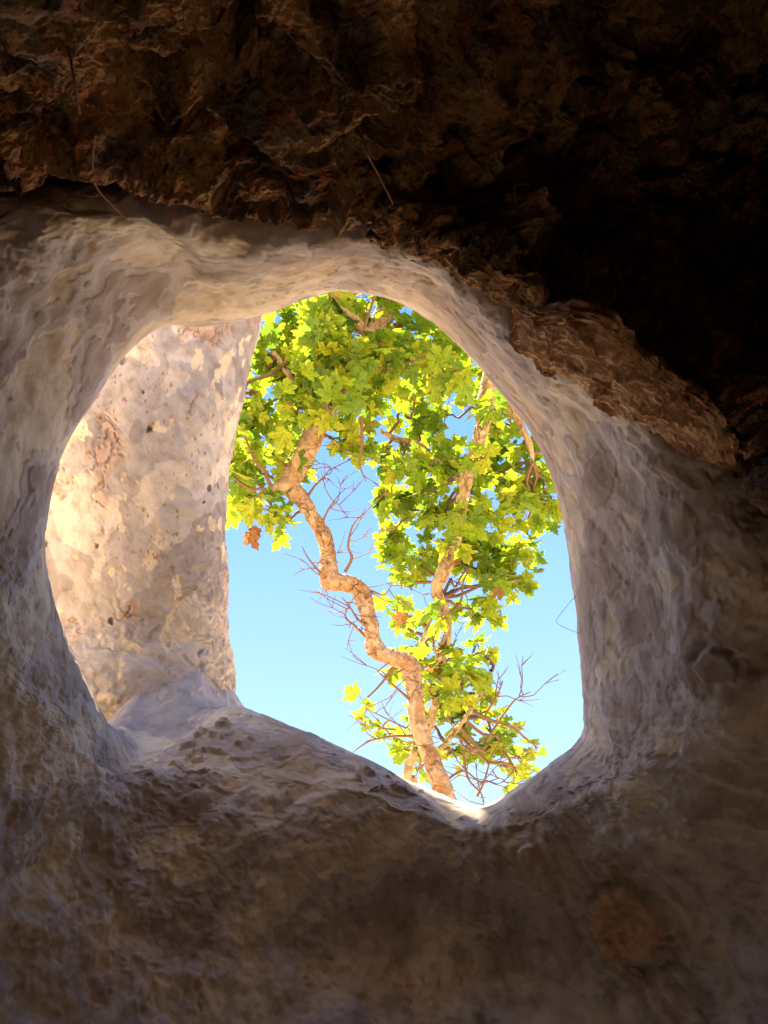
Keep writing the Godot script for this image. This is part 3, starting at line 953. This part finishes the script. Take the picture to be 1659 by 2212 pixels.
	# paler trunk behind, crown on the right
	var pale := [[0.0, -0.2], [900, 1790, 5.00, 9.3], [882, 1680, 5.05, 9.3], [893, 1630, 5.10, 10.2], [930, 1560, 5.15, 11.0], [945, 1490, 5.20, 11.0], [952, 1420, 5.20, 11.9], [966, 1370, 5.20, 11.9], [958, 1320, 5.25, 11.9], [942, 1275, 5.25, 12.8], [955, 1240, 5.25, 14.4], [975, 1190, 5.30, 12.8], [990, 1140, 5.30, 12.8], [1000, 1070, 5.30, 13.6], [1012, 1015, 5.30, 14.4], [1035, 955, 5.30, 15.3], [1045, 895, 5.35, 18.7], [1056, 830, 5.40, 18.7], [1070, 740, 5.50, 17.0], [1090, 600, 5.70, 15.3]]
	var l1 := [[1000, 1050, 5.6, 7], [960, 1000, 5.6, 6], [900, 960, 5.6, 9], [860, 950, 5.6, 8], [820, 930, 5.6, 5]]
	var l2 := [[1050, 880, 5.65, 10], [1085, 860, 5.65, 8], [1140, 950, 5.6, 7], [1150, 1000, 5.6, 5]]
	var l3 := [[940, 1630, 5.3, 6], [990, 1570, 5.3, 6], [1040, 1500, 5.3, 4], [1060, 1450, 5.3, 3]]
	var l4 := [[905, 1400, 5.4, 5], [930, 1340, 5.4, 5], [955, 1290, 5.4, 4]]
	var crown2 := [[960, 900, 55], [905, 940, 50], [870, 1000, 55], [930, 1010, 65], [1085, 930, 55], [1125, 960, 45], [1085, 1020, 75], [1150, 1040, 45], [1180, 1070, 35], [890, 1090, 75], [955, 1110, 55], [1050, 1100, 65], [1130, 1100, 55], [840, 1160, 50], [895, 1195, 55], [865, 1225, 35], [1020, 1170, 65], [1090, 1180, 65], [1150, 1170, 35], [1100, 1235, 50], [1045, 1255, 40], [1135, 1250, 25], [840, 1060, 40], [820, 1000, 30], [1180, 1110, 40], [880, 1335, 38], [920, 1385, 42], [965, 1320, 35], [1045, 1335, 42], [1030, 1390, 35], [850, 1315, 20], [840, 1450, 35], [930, 1470, 45], [980, 1450, 45], [1045, 1475, 30], [960, 1530, 50], [900, 1540, 35], [1000, 1560, 50], [1060, 1560, 40], [870, 1610, 35], [1040, 1610, 40], [1090, 1600, 32], [990, 1625, 35], [1130, 1640, 28], [1155, 1610, 18], [1120, 1672, 15], [783, 1515, 12], [800, 1560, 22], [832, 1585, 22], [900, 1665, 28], [1000, 1010, 60], [1020, 1220, 55], [960, 1040, 60], [880, 860, 55], [1060, 800, 60], [1130, 850, 70], [1220, 980, 70], [1000, 1100, 35, 5.1], [1045, 990, 30, 5.1], [965, 1185, 40, 5.1], [1062, 870, 28, 5.2], [945, 1410, 45, 5.0], [1000, 1480, 40, 5.1], [955, 1330, 30, 5.0], [930, 1500, 45, 5.1], [900, 1600, 35, 5.1]]
	var bare2 := [[[1050, 1600, 5.3], [1090, 1540, 5.25], [1115, 1510, 5.25], [1145, 1495, 5.2]], [[1050, 1540, 5.3], [1075, 1500, 5.25], [1085, 1470, 5.2]], [[1000, 1620, 5.2], [1010, 1680, 5.2], [1040, 1715, 5.2], [1046, 1742, 5.2]], [[960, 1690, 5.2], [1000, 1665, 5.2], [1040, 1690, 5.2], [1080, 1680, 5.2]], [[1030, 1720, 5.2], [1045, 1690, 5.2], [1060, 1640, 5.2], [1080, 1600, 5.2]], [[965, 1330, 5.4], [995, 1300, 5.4], [1000, 1260, 5.4], [1015, 1230, 5.4]], [[940, 1620, 5.3], [900, 1585, 5.3], [850, 1560, 5.3], [790, 1530, 5.3]], [[940, 1440, 5.4], [985, 1420, 5.4], [1000, 1440, 5.4]], [[870, 890, 5.5], [885, 905, 5.5], [895, 870, 5.5], [880, 850, 5.5]], [[1085, 1620, 5.3], [1110, 1660, 5.25], [1085, 1690, 5.25]]]
	build_tree("pale_plane_tree", "leafy tree with straighter pale cream trunk standing behind the crooked tan one", [pale, l1, l2, l3, l4], crown2, Vector2(5.45, 6.25), Vector2(0.08, 0.160), 2.8, bare2, [Color(0.36, 0.30, 0.20), Color(0.29, 0.225, 0.145), Color(0.20, 0.145, 0.085)], 0.012, tints, [[870, 1325, 5.0, 0.10], [1072, 1272, 5.2, 0.09], [990, 1205, 5.2, 0.07]])
